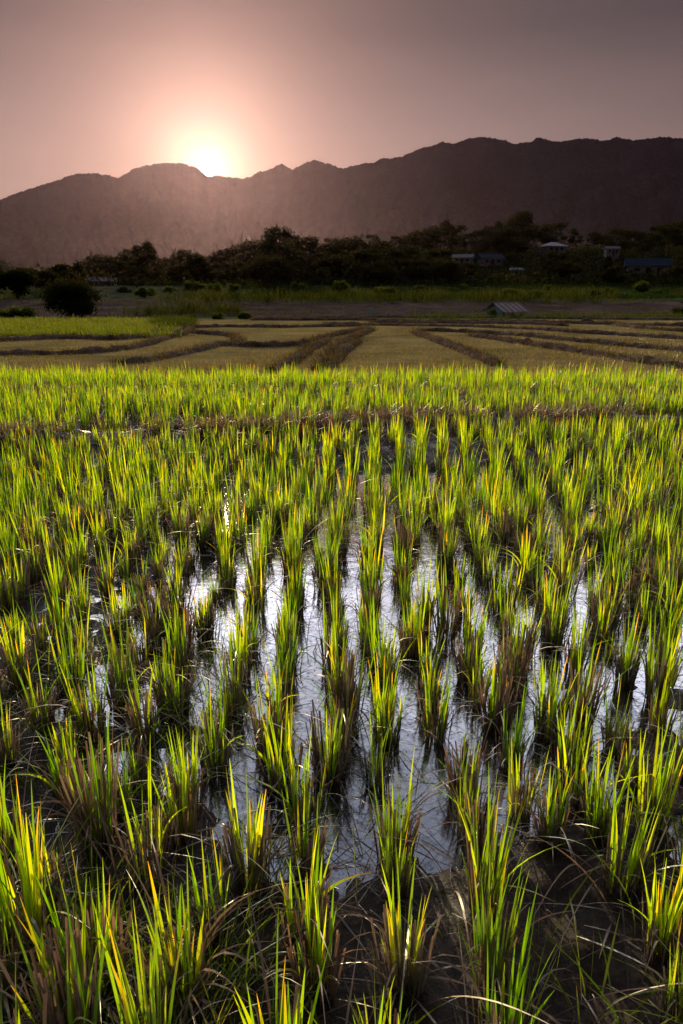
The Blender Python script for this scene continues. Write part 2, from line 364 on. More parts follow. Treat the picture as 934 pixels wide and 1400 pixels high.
# paddy mud and water --------------------------------------------------------
# planted grid of the near paddy
DX, DY, ROT = .176, .148, math.radians(-2.5)
clumps = []
for j in range(-1, 66):
    for i in range(-64, 65):
        gx = i*DX+.022*math.sin(j*.23)+.03*math.sin(j*.35+i*.5)+random.gauss(0, .025); gy = .66+j*DY+.04*math.sin(i*1.3+j*.3)+random.gauss(0, .026)
        x = gx*math.cos(ROT)-gy*math.sin(ROT)+.03; y = gx*math.sin(ROT)+gy*math.cos(ROT)
        if y < .46 or y > edge_y(x)-.05+.35*(random.random()**3) or abs(x) > .56*y+1.3: continue
        if x < -.56*y-.75: continue
        clumps.append([x, y, j, i])
def bund1(x): return 6.15+.11*x+.14*np.sin(x*1.0+.4)+.07*np.sin(x*2.9)
def bund2(x): return 7.85-.035*x+.12*np.sin(x*.8+2)
def wet(x, y):
    """1 = open water, 0 = bare mud"""
    c = 1.05*np.exp(-np.abs((x-.02-.03*y)/(.30+.27*y))**2.6)*sstep(1.0, 1.75, y)*(1-sstep(4.3, 5.4, y))
    rgt = np.exp(-((x-.42*y)/(.16*y+.1))**2)*sstep(1.9, 2.6, y)*(1-sstep(3.2, 4.2, y))*.75
    return np.clip(c+rgt, 0, 1)
mx_, my_ = np.arange(-6.6, 6.61, .024), np.concatenate([np.arange(-1.5, .6, .1), np.arange(.6, 6, .02), np.arange(6, 10.4, .05)])
MX, MY = np.meshgrid(mx_, my_)
def mud_h(x, y):
    n = fbm(x*4.5, y*4.5, 4, 61)-.5; f = fbm(x*17, y*17, 4, 71)-.5
    h = .013-.050*wet(x, y)+.062*n+.030*f+.07*sstep(4.8, 5.5, y)+.016*(1-sstep(1.0, 1.4, y))
    h = h+.075*np.exp(-((y-bund1(x))/.13)**2)+.06*np.exp(-((y-bund2(x))/.12)**2)
    h = h+.05*sstep(6.2, 6.8, y)*(1-sstep(9.0, 9.4, y))
    return h
MH = mud_h(MX, MY)
for x, y, j, i in clumps:
    if y > 6: continue
    a, b = np.searchsorted(my_, y-.12), np.searchsorted(my_, y+.12); c, d = np.searchsorted(mx_, x-.12), np.searchsorted(mx_, x+.12)
    MH[a:b, c:d] += .018*np.exp(-(((MX[a:b, c:d]-x)**2+(MY[a:b, c:d]-y)**2)/.045**2))
MH = np.where(MY > edge_y(MX), MH-.9*sstep(0, .7, MY-edge_y(MX)), MH)
MH = np.maximum(MH, gz(MX, MY)-.02)
n_ = len(mx_); ii = np.arange(len(my_)-1)[:, None]*n_+np.arange(n_-1)[None, :]
tag(link('paddy_mud', mesh_np('paddy_mud', np.stack([MX, MY, MH], -1).reshape(-1, 3), np.stack([ii, ii+1, ii+n_+1, ii+n_], -1).reshape(-1, 4), smooth=True), M_mud), kind='structure')
wb = MB()
wb.quad((-6.4, -1.4, .002), (6.4, -1.4, .002), (6.4, 5.98, .002), (-6.4, 5.98, .002))
tag(wb.build('paddy_water', M_water), kind='structure')

# ------------------------------------------------------------------ blades
def ribbons(base, az, L, wd, a, b, c, segs, g, pl, face=None, cut=False, rng=RNG, wp=None):
    """N curved tapering blades. base (N,3), az lean azimuth, a splay, b bend, c droop"""
    n = len(L); t = np.linspace(0, 1, segs+1)[None, :]
    L_, a, b, c = (np.asarray(v)[:, None] for v in (L, a, b, c))
    hor = L_*(a*t+b*t**2.2); ver = L_*(t*np.sqrt(np.maximum(1-a*a, .1))-c*t**2.2)
    dx, dy = np.cos(az)[:, None], np.sin(az)[:, None]
    P = np.stack([base[:, 0:1]+hor*dx, base[:, 1:2]+hor*dy, base[:, 2:3]+ver], -1)
    if face is None: face = rng.uniform(0, PI, n)
    tw = face[:, None]+rng.normal(0, .35, n)[:, None]*t
    if cut: W = wd[:, None]*(1-.15*t)
    else: W = wd[:, None]*np.clip(.45+2.2*t, 0, 1)*np.clip((1-t)*2.1, .02, 1)**.75
    S = np.stack([np.cos(tw)*W/2, np.sin(tw)*W/2, 0*W], -1)
    V = np.stack([P-S, P+S], 2).reshape(-1, 3)
    k = segs+1
    i0 = (np.arange(n)[:, None]*k+np.arange(segs)[None, :])*2
    Q = np.stack([i0, i0+1, i0+3, i0+2], -1).reshape(-1, 4)
    tt = np.repeat(np.broadcast_to(t, (n, k))[..., None], 2, -1).reshape(-1)
    C = np.stack([tt, np.repeat(g, k*2), np.repeat(pl, k*2)], -1)
    return V, Q, C
def cat(parts):
    V, Q, C, o = [], [], [], 0
    for v, q, c in parts: V.append(v); Q.append(q+o); C.append(c); o += len(v)
    return np.concatenate(V), np.concatenate(Q), np.concatenate(C)

def green_blades(centres, nper, H, segs, pl, vig=None, spread=.035, wmul=1.0):
    """blades for many clumps at once"""
    m = len(centres); N_ = m*nper; rep = np.repeat(np.arange(m), nper)
    az = RNG.uniform(0, 2*PI, N_); rr = spread*np.sqrt(RNG.random(N_))
    base = centres[rep]+np.stack([np.cos(az)*rr, np.sin(az)*rr, np.zeros(N_)], -1)
    L = H[rep]*RNG.beta(3.2, 1.8, N_)*1.12
    a = np.abs(RNG.normal(.0, .05, N_))+rr*.9; b = np.abs(RNG.normal(0, .05, N_)); c = b*.35
    k = RNG.random(N_) < .08; b = np.where(k, RNG.uniform(.3, .75, N_), b); c = np.where(k, RNG.uniform(.2, .6, N_), c)
    az2 = az+RNG.normal(0, .9, N_)
    wd = RNG.uniform(.0040, .0082, N_)*wmul
    return ribbons(base, az2, L, wd, a, b, c, segs, RNG.random(N_), pl[rep])
def straw_blades(centres, nper, H, segs, pl, spread=.042):
    m = len(centres); N_ = m*nper; rep = np.repeat(np.arange(m), nper)
    az = RNG.uniform(0, 2*PI, N_); rr = spread*np.sqrt(RNG.random(N_))
    base = centres[rep]+np.stack([np.cos(az)*rr, np.sin(az)*rr, -.01+np.zeros(N_)], -1)
    L = H[rep]*RNG.uniform(.45, 1.0, N_)
    out = [ribbons(base, az+RNG.normal(0, .6, N_), L, RNG.uniform(.0035, .0065, N_), np.abs(RNG.normal(.04, .07, N_))+rr, np.abs(RNG.normal(0, .04, N_)), np.zeros(N_), max(2, segs//3), RNG.random(N_), pl[rep], cut=True)]
    nd_ = max(2, nper//4); N2 = m*nd_; rep = np.repeat(np.arange(m), nd_)      # withered leaves that hang down
    az = RNG.uniform(0, 2*PI, N2); base = centres[rep]+np.stack([np.cos(az)*.03, np.sin(az)*.03, RNG.uniform(.01, .10, N2)], -1)
    L = RNG.uniform(.10, .26, N2)
    out.append(ribbons(base, az, L, RNG.uniform(.003, .006, N2), RNG.uniform(.15, .5, N2), RNG.uniform(.1, .7, N2), RNG.uniform(.4, 1.0, N2), max(3, segs-1), RNG.random(N2), pl[rep]))
    return cat(out)

rows_info = []
vis = []
for x, y, j, i in clumps:
    px, py, dep = project(x, y, .18); inside = -30 < px < 964
    pyb = project(x, y, .4)[1]
    if -.16 < y-bund1(x) < .10: continue
    if -.06 < y-bund2(x) < .08: continue
    # worn gaps in the planting at the bottom edge (bare mud bottom right, trodden patch)
    if 1.0 < y < 1.30 and .38 < x < .50: continue
    if y < .95 and .34 < x < .56: continue
    if .6 < y < 1.0 and -.26 < x < -.14: continue
    r_ = random.random()
    if r_ < .06: continue
    vis.append((x, y, j, i, inside and pyb < 1420))
near = sorted([v for v in vis if v[4]], key=lambda v: v[1]+.15*abs(v[0]))[:300]
nearset = set((v[2], v[3]) for v in near)
rest = [v for v in vis if (v[2], v[3]) not in nearset]

NV = 44                                                         # clump shapes
var = []
for k in range(NV):
    H = np.array([random.uniform(.25, .37)]); o = np.zeros((1, 3)); pl = np.array([random.random()])
    ng = random.choice([18, 22, 27, 33, 40]); 
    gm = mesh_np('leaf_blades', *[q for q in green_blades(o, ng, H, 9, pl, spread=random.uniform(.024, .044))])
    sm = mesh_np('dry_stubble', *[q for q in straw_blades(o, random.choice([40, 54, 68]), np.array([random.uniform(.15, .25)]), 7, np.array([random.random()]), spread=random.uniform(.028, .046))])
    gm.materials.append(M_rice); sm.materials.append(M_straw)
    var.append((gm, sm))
# labels: the front rows one by one, the others by zone
ordn = ['first', 'second', 'third', 'fourth', 'fifth', 'sixth', 'seventh', 'eighth', 'ninth', 'tenth', 'eleventh', 'twelfth']
rownum = {}
rows = sorted(set(v[2] for v in near))
NROWL = 8
byrow = {r: sorted([v for v in near if v[2] == r], key=lambda v: v[0]) for r in rows}
lab = {}
for rn, r in enumerate(rows[:NROWL]):
    L_ = byrow[r]
    for k, v in enumerate(L_):
        if k == 0 and len(L_) > 1: pos = 'leftmost'
        elif k == len(L_)-1 and len(L_) > 1: pos = 'rightmost'
        elif k < len(L_)/2: pos = ordn[k]+' from left'
        else: pos = ordn[len(L_)-1-k]+' from right'
        rt = 'the nearest planted row' if rn == 0 else 'the %s planted row from the camera' % ordn[rn]
        lab[(v[2], v[3])] = ('green rice clump, %s in %s' % (pos, rt), 'rice clumps in the front rows')
def zone(v):
    u = v[0]/v[1]; side = 'left' if u < -.20 else ('right' if u > .24 else 'middle')
    if side == 'middle':
        if v[1] < 4.2: return 'backlit rice clump with brown stubble foot in the shining open water', 'rice clumps in the open water'
        return 'bright green rice clump behind the open water, before the dry grass bund', 'rice clumps behind the open water'
    if side == 'left':
        if v[1] < 4.2: return 'crowded green rice clump on the left side of the open water', 'rice clumps left of the water'
        return 'small green rice clump at far left, before the dry grass bund', 'rice clumps at far left'
    if v[1] < 4.2: return 'deep green rice clump on the right side of the open water', 'rice clumps right of the water'
    return 'small green rice clump at far right, before the dry grass bund', 'rice clumps at far right'
for n, v in enumerate(near):
    x, y, j, i = v[:4]
    z = float(max(mud_h(np.array([x]), np.array([y]))[0], -.012))
    root = empty('rice_clump', (x, y, z), random.uniform(0, 2*PI))
    lb, gp = lab.get((j, i)) or zone(v)
    tag(root, lb, 'rice plant', gp)
    s = random.uniform(.70, 1.08)*(1.05 if y < 2.2 else .98)
    if random.random() < .10: s *= .72
    if y < 1.35 and x < 0: s *= 1.12
    db = bund1(x)-y
    if 0 < db < 1.1: s *= .58+.38*db
    root.scale = (s, s, s*random.uniform(.92, 1.08))
    gm, sm = var[n % NV] if n > 60 else var[(n*7) % NV]
    link('leaf_blades', gm, None, root); link('dry_stubble', sm, None, root)
# the rest of the planting: one object
cen = np.array([[v[0], v[1], float(mud_h(np.array([v[0]]), np.array([v[1]]))[0])] for v in rest])
pl = RNG.random(len(cen))
def bfac(c_):
    f = np.ones(len(c_))
    for bn in (bund1, bund2):
        dd = bn(c_[:, 0])-c_[:, 1]; q_ = .50+.45*dd if bn is bund1 else .72+.25*dd; f = np.where((dd > 0) & (dd < 1.1), np.minimum(f, q_), f)
    return f
pl = np.where(cen[:, 1] > 6.2, pl*.55, pl)
H = RNG.uniform(.25, .35, len(cen))*np.where(cen[:, 1] > 6.2, .92, 1)*bfac(cen)
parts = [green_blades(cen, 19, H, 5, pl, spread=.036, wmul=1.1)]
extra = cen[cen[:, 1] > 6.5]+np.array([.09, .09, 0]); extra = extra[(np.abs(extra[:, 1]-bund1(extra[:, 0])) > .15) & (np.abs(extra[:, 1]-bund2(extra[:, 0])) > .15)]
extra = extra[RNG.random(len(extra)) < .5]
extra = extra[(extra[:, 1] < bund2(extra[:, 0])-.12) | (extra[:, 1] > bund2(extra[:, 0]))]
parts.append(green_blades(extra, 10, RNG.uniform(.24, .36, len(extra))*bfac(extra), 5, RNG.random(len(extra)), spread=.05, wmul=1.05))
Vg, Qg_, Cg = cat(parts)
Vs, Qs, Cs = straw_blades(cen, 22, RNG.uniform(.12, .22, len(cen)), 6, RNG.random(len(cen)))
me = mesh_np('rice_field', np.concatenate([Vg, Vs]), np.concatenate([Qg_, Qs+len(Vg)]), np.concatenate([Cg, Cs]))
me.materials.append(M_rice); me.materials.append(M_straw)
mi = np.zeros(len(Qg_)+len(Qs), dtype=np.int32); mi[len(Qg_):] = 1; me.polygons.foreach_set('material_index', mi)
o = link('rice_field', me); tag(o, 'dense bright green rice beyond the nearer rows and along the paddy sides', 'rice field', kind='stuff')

# dry grass on the two bunds, leafy weeds, fallen straw ---------------------------
def tuft_pts(pts, nper, Lr, wr, mat_args, segs=5, b=(0, .5), spread=.05, gr=None):
    m = len(pts); N_ = m*nper; rep = np.repeat(np.arange(m), nper); az = RNG.uniform(0, 2*PI, N_)
    rr = spread*np.sqrt(RNG.random(N_)); base = pts[rep]+np.stack([np.cos(az)*rr, np.sin(az)*rr, np.zeros(N_)], -1)
    bb = RNG.uniform(*b, N_)
    g = RNG.random(N_)
    return ribbons(base, az, RNG.uniform(*Lr, N_), RNG.uniform(*wr, N_), RNG.uniform(.05, .45, N_), bb, bb*RNG.uniform(.2, .9, N_), segs, g, RNG.random(m)[rep])
pts = []
for fn, n, w_, xr in ((bund1, 1500, .11, 4.8), (bund2, 420, .08, 5.6)):
    xs = RNG.uniform(-xr, xr, n)
    keep = fbm(xs*1.3, xs*0+fn(0), 3, 77) > (.30 if fn is bund1 else .46)
    xs = xs[keep]; yy = fn(xs)+RNG.normal(0, w_*.8, len(xs)); pts.append(np.stack([xs, yy, mud_h(xs, yy)], -1))
pts = np.concatenate(pts)
V, Q, C = tuft_pts(pts, 8, (.06, .20), (.003, .006), None, b=(0, .8))
sel = pts[RNG.random(len(pts)) < .12]
Vb, Qb, Cb = green_blades(sel, 5, RNG.uniform(.14, .26, len(sel)), 5, RNG.random(len(sel)), spread=.04)
me = mesh_np('bund_grass', Vb, Qb, Cb)
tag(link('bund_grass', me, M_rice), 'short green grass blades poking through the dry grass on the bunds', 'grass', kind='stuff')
tag(link('dry_grass', mesh_np('dry_grass', V, Q, C), M_drygrass), 'pale pinkish dry grass matted along the two low bunds crossing the paddy', 'dry grass', kind='stuff')
xs = RNG.uniform(-1.9, 2.2, 5200); yy = RNG.uniform(.55, 2.4, 5200)
dens = np.where(xs < -.15, 1.0, .30)*np.where(yy < 1.35, 1, np.where(xs < -.3, .35, .06))
dens = dens*sstep(.42, .6, fbm(xs*3, yy*3, 3, 88)); k = RNG.random(len(xs)) < dens; xs, yy = xs[k], yy[k]
V, Q, C = tuft_pts(np.stack([xs, yy, mud_h(xs, yy)], -1), 5, (.06, .26), (.002, .0048), None, segs=6, b=(0, .7), spread=.03)
tag(link('weeds', mesh_np('weeds', V, Q, C), M_weed), 'fine dark green weeds between the clumps at the lower edge', 'weeds', kind='stuff')
n = 5200
xs = RNG.uniform(-3.4, 3.4, n); yy = .55+5.4*RNG.random(n)**1.4; k = (np.abs(xs) < .6*yy+.6) & (RNG.random(n) < np.where(yy < 1.7, 1, np.clip(.75-wet(xs, yy)*.55, 0, 1))); xs, yy = xs[k], yy[k]; n = len(xs)
az = RNG.uniform(0, 2*PI, n)
V, Q, C = ribbons(np.stack([xs, yy, np.maximum(mud_h(xs, yy), 0)+.006], -1), az, RNG.uniform(.06, .30, n), RNG.uniform(.0018, .0045, n), np.full(n, .93)+RNG.uniform(-.05, .05, n), RNG.uniform(-.3, .3, n), RNG.uniform(.2, .4, n), 7, RNG.random(n), RNG.random(n), face=az+PI/2)
V[:, 2] = np.maximum(V[:, 2], .004+np.maximum(mud_h(V[:, 0], V[:, 1]), 0))
tag(link('fallen_straw', mesh_np('fallen_straw', V, Q, C), M_straw), 'thin brown straw lying on the mud between the rice clumps', 'straw', kind='stuff')
# long arching dry stalks and blades at the lower edge
xs = RNG.uniform(-.95, .95, 70); yy = RNG.uniform(.62, 1.25, 70)
V, Q, C = ribbons(np.stack([xs, yy, mud_h(xs, yy)], -1), RNG.uniform(0, 2*PI, 70), RNG.uniform(.25, .5, 70), RNG.uniform(.003, .006, 70), RNG.uniform(.3, .75, 70), RNG.uniform(.2, .6, 70), RNG.uniform(.3, .7, 70), 12, RNG.random(70), RNG.random(70))
tag(link('withered_stalks', mesh_np('withered_stalks', V, Q, C), M_straw), 'long bent straw coloured stalks arching over the weeds at the lower edge', 'dry stalks', kind='stuff')

# ------------------------------------------------------------------ harvested fields
FZ = -.8
bunds = [
 [(-60, 469), (0, 467), (60, 464), (110, 463), (160, 465), (195, 461), (235, 452), (262, 444)],
 [(-60, 486), (0, 485), (60, 485), (120, 483), (165, 479), (200, 472), (228, 463), (256, 455), (262, 447)],
 [(150, 499), (195, 496), (235, 487), (270, 480), (300, 472), (350, 475), (412, 472), (440, 463), (470, 456), (505, 449)],
 [(262, 455), (300, 458), (322, 461), (326, 470)],
 [(240, 450), (300, 447), (380, 448), (440, 447), (500, 446)],
 [(370, 512), (388, 502), (405, 492), (425, 477), (447, 466)],
 [(428, 508), (440, 499), (450, 486), (462, 473), (482, 463), (508, 451)],
 [(448, 505), (456, 494), (470, 480), (490, 467)],
 [(566, 455), (590, 464), (618, 474), (650, 487), (684, 502)],
 [(640, 459), (690, 466), (740, 474), (800, 483), (870, 494), (960, 508)],
 [(566, 452), (650, 455), (720, 460), (780, 466), (850, 473), (960, 483)],
 [(440, 444), (540, 445), (640, 447), (740, 451), (800, 456), (870, 460), (960, 465)],
 [(340, 438), (480, 438), (600, 439), (700, 440), (800, 443), (960, 447)],
 [(820, 440), (850, 446), (885, 450), (960, 455)],
 [(430, 434.5), (560, 434.5), (700, 435), (850, 437), (960, 438)],
 [(500, 441), (600, 442), (720, 443), (780, 446)],
]
sod = []
def bund_mesh(poly, k):
    P = np.array([at(px, py, FZ)[:2] for px, py in poly])
    seg = np.linalg.norm(np.diff(P, axis=0), axis=1); s = np.concatenate([[0], np.cumsum(seg)])
    n = max(4, int(s[-1]/.16)); t = np.linspace(0, s[-1], n)
    xx = np.interp(t, s, P[:, 0]); yy = np.interp(t, s, P[:, 1])
    ker = np.ones(9)/9; pad = lambda v: np.convolve(np.pad(v, 4, mode='edge'), ker, 'valid'); xx, yy = pad(xx), pad(yy)
    tx, ty = np.gradient(xx), np.gradient(yy); ln = np.hypot(tx, ty)+1e-6; nx_, ny_ = -ty/ln, tx/ln
    dist = np.hypot(xx, yy); endt = np.clip(np.minimum(t, s[-1]-t)/.8, .02, 1)**.6; wd = (.27+.003*dist)*(.5+.5*endt)*(.55+.5*fbm(xx*.9, yy*.9, 3, 60+k)); hh = (.155+.001*dist)*endt*(.6+.8*fbm(xx*.6, yy*.6, 3, 90+k))
    prof = np.linspace(-1, 1, 11)
    VX = xx[:, None]+nx_[:, None]*wd[:, None]*prof; VY = yy[:, None]+ny_[:, None]*wd[:, None]*prof
    shape = np.clip(1-prof**2, 0, 1)**.7
    rough = .45+1.1*fbm(VX*2.6, VY*2.6, 4, 100+k, .6)
    VZ = FZ-.03+hh[:, None]*shape*rough
    jx = (fbm(VX*5, VY*5, 3, 140+k)-.5)*.22
    VX = VX+jx; VY = VY+(fbm(VX*5, VY*5, 3, 170+k)-.5)*.22
    i = np.arange(n-1)[:, None]*11+np.arange(10)[None, :]
    cc = lerpc(np.array([.06, .042, .034]), np.array([.20, .145, .11]), fbm(VX*3, VY*3, 3, 200+k))
    for q in range(n): 
        for _ in range(2): sod.append((xx[q]+RNG.normal(0, wd[q]*.5), yy[q]+RNG.normal(0, wd[q]*.5), FZ+.04))
    return mesh_np('earth_bund', np.stack([VX, VY, VZ], -1).reshape(-1, 3), np.stack([i, i+1, i+12, i+11], -1).reshape(-1, 4), cc.reshape(-1, 3))
for k, p in enumerate(bunds):
    tag(link('earth_bund', bund_mesh(p, k), M_ground), kind='structure')
sod = np.array(sod)
V, Q, C = tuft_pts(sod, 7, (.10, .30), (.012, .022), None, segs=3, b=(0, .7), spread=.18)
M_sod = leaf_mat('bund_turf', [(.05, .045, .02), (.09, .07, .035), (.15, .11, .06)], (.2, .14, .08), (.05, .04, .025), trans_gain=(1.3, 1.1, .6), trans=.35, spec=0.0)
tag(link('bund_turf', mesh_np('bund_turf', V, Q, C), M_sod), 'brownish turf tufts along the earth bunds of the harvested fields', 'turf', kind='stuff')
# cut stubble over the harvested plots
def rand_px(n, x0, x1, y0, y1):
    px = RNG.uniform(x0, x1, n); py = RNG.uniform(y0, y1, n)
    return np.array([at(a, b, FZ) for a, b in zip(px, py)])
P = rand_px(22000, -80, 1010, 437, 520); P = P[P[:, 1] < 61]
P[:, 2] = FZ-.01; P = P[fbm(P[:, 0]*.5, P[:, 1]*.5, 4, 345)+RNG.normal(0, .06, len(P)) > .42]
V, Q, C = tuft_pts(P, 4, (.06, .14), (.008, .018), None, segs=1, b=(0, .1), spread=.07)
M_stub = leaf_mat('field_stubble', [(.12, .11, .02), (.19, .15, .04), (.34, .25, .09)], (.28, .20, .07), (.12, .10, .04), trans_gain=(1.7, 1.45, .6), trans=.5)
tag(link('cut_stubble', mesh_np('cut_stubble', V, Q, C), M_stub), 'short golden rice stubble covering the harvested plots', 'stubble', kind='stuff')
M_plot = leaf_mat('plot_rice_leaf', [(.05, .085, .008), (.09, .12, .010), (.14, .15, .012)], (.22, .17, .02), (.05, .05, .015), trans=.5)
# green plot at the left
P = rand_px(5200, -70, 268, 438, 463)
P = P[(P[:, 1] < 62) & (P[:, 0] < np.array([at(262, 450, FZ)[0]/at(262, 450, FZ)[1]])[0]*P[:, 1]-5*fbm(P[:, 1]*.8, P[:, 1]*0, 3, 99)+1.5-RNG.exponential(.9, len(P)))]
P = P[fbm(P[:, 0]*.6, P[:, 1]*.6, 3, 98) > .36]
V, Q, C = tuft_pts(P, 8, (.22, .44), (.012, .022), None, segs=3, b=(0, .15), spread=.10)
C[:, 2] *= .8
tag(link('green_plot', mesh_np('green_plot', V, Q, C), M_plot), 'narrow bright green plot of standing rice at far left', 'rice plot', kind='stuff')
# tall weeds at its right end and along the field edge
P = np.concatenate([rand_px(260, 205, 268, 438, 450), rand_px(500, 560, 934, 433, 437)])
V, Q, C = tuft_pts(P, 7, (.25, .75), (.012, .03), None, segs=3, b=(0, .4), spread=.2)
tag(link('edge_weeds', mesh_np('edge_weeds', V, Q, C), M_weed if False else M_shrub), 'tall weeds along the far edge of the harvested fields', 'weeds', kind='stuff')
# reeds and rough grass on the river bank crest
n_ = 9000; yb = RNG.uniform(68, 114, n_); xb = RNG.uniform(-.62, .62, n_)*yb; kb = fbm(xb*.11, yb*.3, 4, 333) > .47; xb, yb = xb[kb], yb[kb]
V, Q, C = tuft_pts(np.stack([xb, yb, gz(xb, yb)-.02], -1), 5, (.10, .45), (.02, .05), None, segs=2, b=(0, .6), spread=.35)
tag(link('bank_scrub', mesh_np('bank_scrub', V, Q, C), M_sod), 'patchy low brown scrub on the bare river bank', 'scrub', kind='stuff')
def zat(P): P[:, 2] = gz(P[:, 0], P[:, 1])-.05; return P
def bankpts(n, y0, y1, u0, u1, thr, seed, sc_=.09):
    y = RNG.uniform(y0, y1, n); u = RNG.uniform(u0, u1, n); x = u*y
    k = fbm(x*sc_, y*sc_*.6, 3, seed) > thr; return zat(np.stack([x[k], y[k], 0*x[k]], -1))
P = np.concatenate([bankpts(2600, 104, 132, -.62, .62, .46, 301), bankpts(900, 86, 98, -.6, .05, .60, 303, .06)])
V, Q, C = tuft_pts(P, 9, (.8, 2.3), (.03, .07), None, segs=4, b=(0, .5), spread=.6)
tag(link('reeds', mesh_np('reeds', V, Q, C), M_reed), 'pale plumed reeds and rough grass along the top of the river bank', 'reeds', kind='stuff')
P = bankpts(5200, 118, 172, -.15, .62, .30, 305)
V, Q, C = tuft_pts(P, 6, (.35, .9), (.05, .10), None, segs=2, b=(0, .4), spread=.8)
M_past = leaf_mat('pasture', [(.014, .024, .007), (.02, .034, .009), (.03, .045, .012)], (.08, .12, .03), (.03, .05, .015), trans_gain=(1.2, 1.2, .5), trans=.3, spec=0.0)
tag(link('pasture_grass', mesh_np('pasture_grass', V, Q, C), M_past), 'dull green pasture strip below the dark wooded slope', 'grass', kind='stuff')

# ------------------------------------------------------------------ trees
def crown_mesh(seed, Hc=1.0, Wc=1.0, nl=16, per=85, leaf=.045, flat=.8, name='crown'):
    """unit tree crown: base at z=.25, top at z=1, half width Wc/2"""
    r = np.random.default_rng(seed); V = []; C = []
    cent = []
    for k in range(nl):
        a = r.uniform(0, 2*PI); h = r.uniform(0, 1); rad = .5*Wc*np.sqrt(np.clip(1-(h*1.25-.45)**2/1.1, .08, 1))*r.uniform(.25, .85)
        cent.append((math.cos(a)*rad, math.sin(a)*rad, .30+.58*h*Hc, r.uniform(.10, .19)*Wc*1.1))
    for cx, cy, cz, cr in cent:
        n = int(per*(cr/.16)**1.4)+10
        d = r.normal(size=(n, 3)); d /= np.linalg.norm(d, axis=1)[:, None]
        q = r.random(n)**.42
        p = np.array([cx, cy, cz])+d*q[:, None]*cr*np.array([1, 1, flat])*(1+.25*r.normal(size=n))[:, None]
        a1 = r.normal(size=(n, 3)); a1 /= np.linalg.norm(a1, axis=1)[:, None]
        a2 = np.cross(a1, r.normal(size=(n, 3))); a2 /= np.linalg.norm(a2, axis=1)[:, None]
        s = leaf*r.uniform(.5, 1.3, n)[:, None]
        quad = np.stack([p-a1*s, p-a2*s*.55, p+a1*s, p+a2*s*.55], 1)
        V.append(quad.reshape(-1, 3))
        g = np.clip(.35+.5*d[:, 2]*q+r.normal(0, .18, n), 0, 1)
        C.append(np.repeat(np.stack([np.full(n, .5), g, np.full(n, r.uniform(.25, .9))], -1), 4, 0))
    V = np.concatenate(V); C = np.concatenate(C)
    return mesh_np(name, V, np.arange(len(V)).reshape(-1, 4), C), cent
def trunk_mesh(cent, seed, r0=.022, multi=1):
    rnd = random.Random(seed); mb = MB()
    for m_ in range(multi):
        bx, by = (rnd.uniform(-.06, .06), rnd.uniform(-.06, .06)) if multi > 1 else (0, 0)
        top = (bx*3+rnd.uniform(-.03, .03), by*3+rnd.uniform(-.03, .03), .55)
        mb.tube([(bx, by, -.04), (bx*1.4+rnd.uniform(-.01, .01), by*1.4, .15), (bx*2.2, by*2.2, .34), top], [r0*1.3, r0, r0*.8, r0*.45])
        for cx, cy, cz, cr in cent[m_::multi][:7]:
            mb.tube([(bx*2, by*2, .22+.18*rnd.random()), (cx*.5, cy*.5, (cz+.3)/2), (cx, cy, cz)], [r0*.5, r0*.35, r0*.12], 5)
    me = mb.mesh('trunk'); return me
TV = []
for k in range(10):
    Wc = [1.0, .8, .62, 1.15, .9, .7, 1.3, .55, .95, .75][k]
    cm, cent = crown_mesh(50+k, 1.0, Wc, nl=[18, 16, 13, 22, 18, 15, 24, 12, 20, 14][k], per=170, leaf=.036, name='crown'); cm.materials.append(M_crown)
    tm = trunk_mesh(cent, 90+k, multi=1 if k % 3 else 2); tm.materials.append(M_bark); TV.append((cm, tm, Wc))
def tree(name, x, y, h, k, label, group=None, wide=1.0, sink=0.0, z=None):
    zz = float(gz(x, y)) if z is None else z
    r = empty(name, (x, y, zz-sink), random.uniform(0, 2*PI)); r.scale = (h*wide, h*wide, h)
    tag(r, label, 'tree', group)
    cm, tm, _ = TV[k]; link('crown', cm, None, r); link('trunk', tm, None, r); return r
M_roofp = simple('clean_pale_roof', (.20, .19, .22), (.30, .29, .33), 1.2, .85)
# houses first (trees keep clear of them)
houses = [  # px, base py, Y, width m, depth m, wall h, roof, wall, label, style
 (755, 347, 262, 8.5, 7, 2.4, M_roofp, M_white, 'white hip roofed house standing highest on the wooded slope', 'hip'),
 (633, 361, 235, 7.0, 5, 1.8, M_roofw, M_wood, 'low grey shed roof between trees, left of two houses mid slope', 'gable'),
 (669, 363, 232, 8.5, 5, 2.0, M_roofb, M_white, 'pale house with long bluish roof in the middle of the slope', 'gable'),
 (706, 379, 205, 4.2, 4, 1.8, M_roofw, M_wood, 'small dark hut with pale roof low on the wooded slope', 'gable'),
 (884, 376, 215, 13.0, 7, 2.4, M_roofb, M_wood, 'long blue roofed house among trees at far right', 'gable'),
 (836, 349, 250, 5.0, 4, 2.0, M_roofw, M_wood, 'tiny grey roofed house between the white and blue roofed houses', 'gable'),
 (136, 394, 185, 6.0, 4, 1.7, M_roofw, M_wood, 'low pale shed behind the round tree at left', 'gable'),
 (150, 393, 182, 4.0, 4, 1.5, M_roofw, M_white, 'small white shed beside the pale shed at left', 'gable'),
]
hz = []
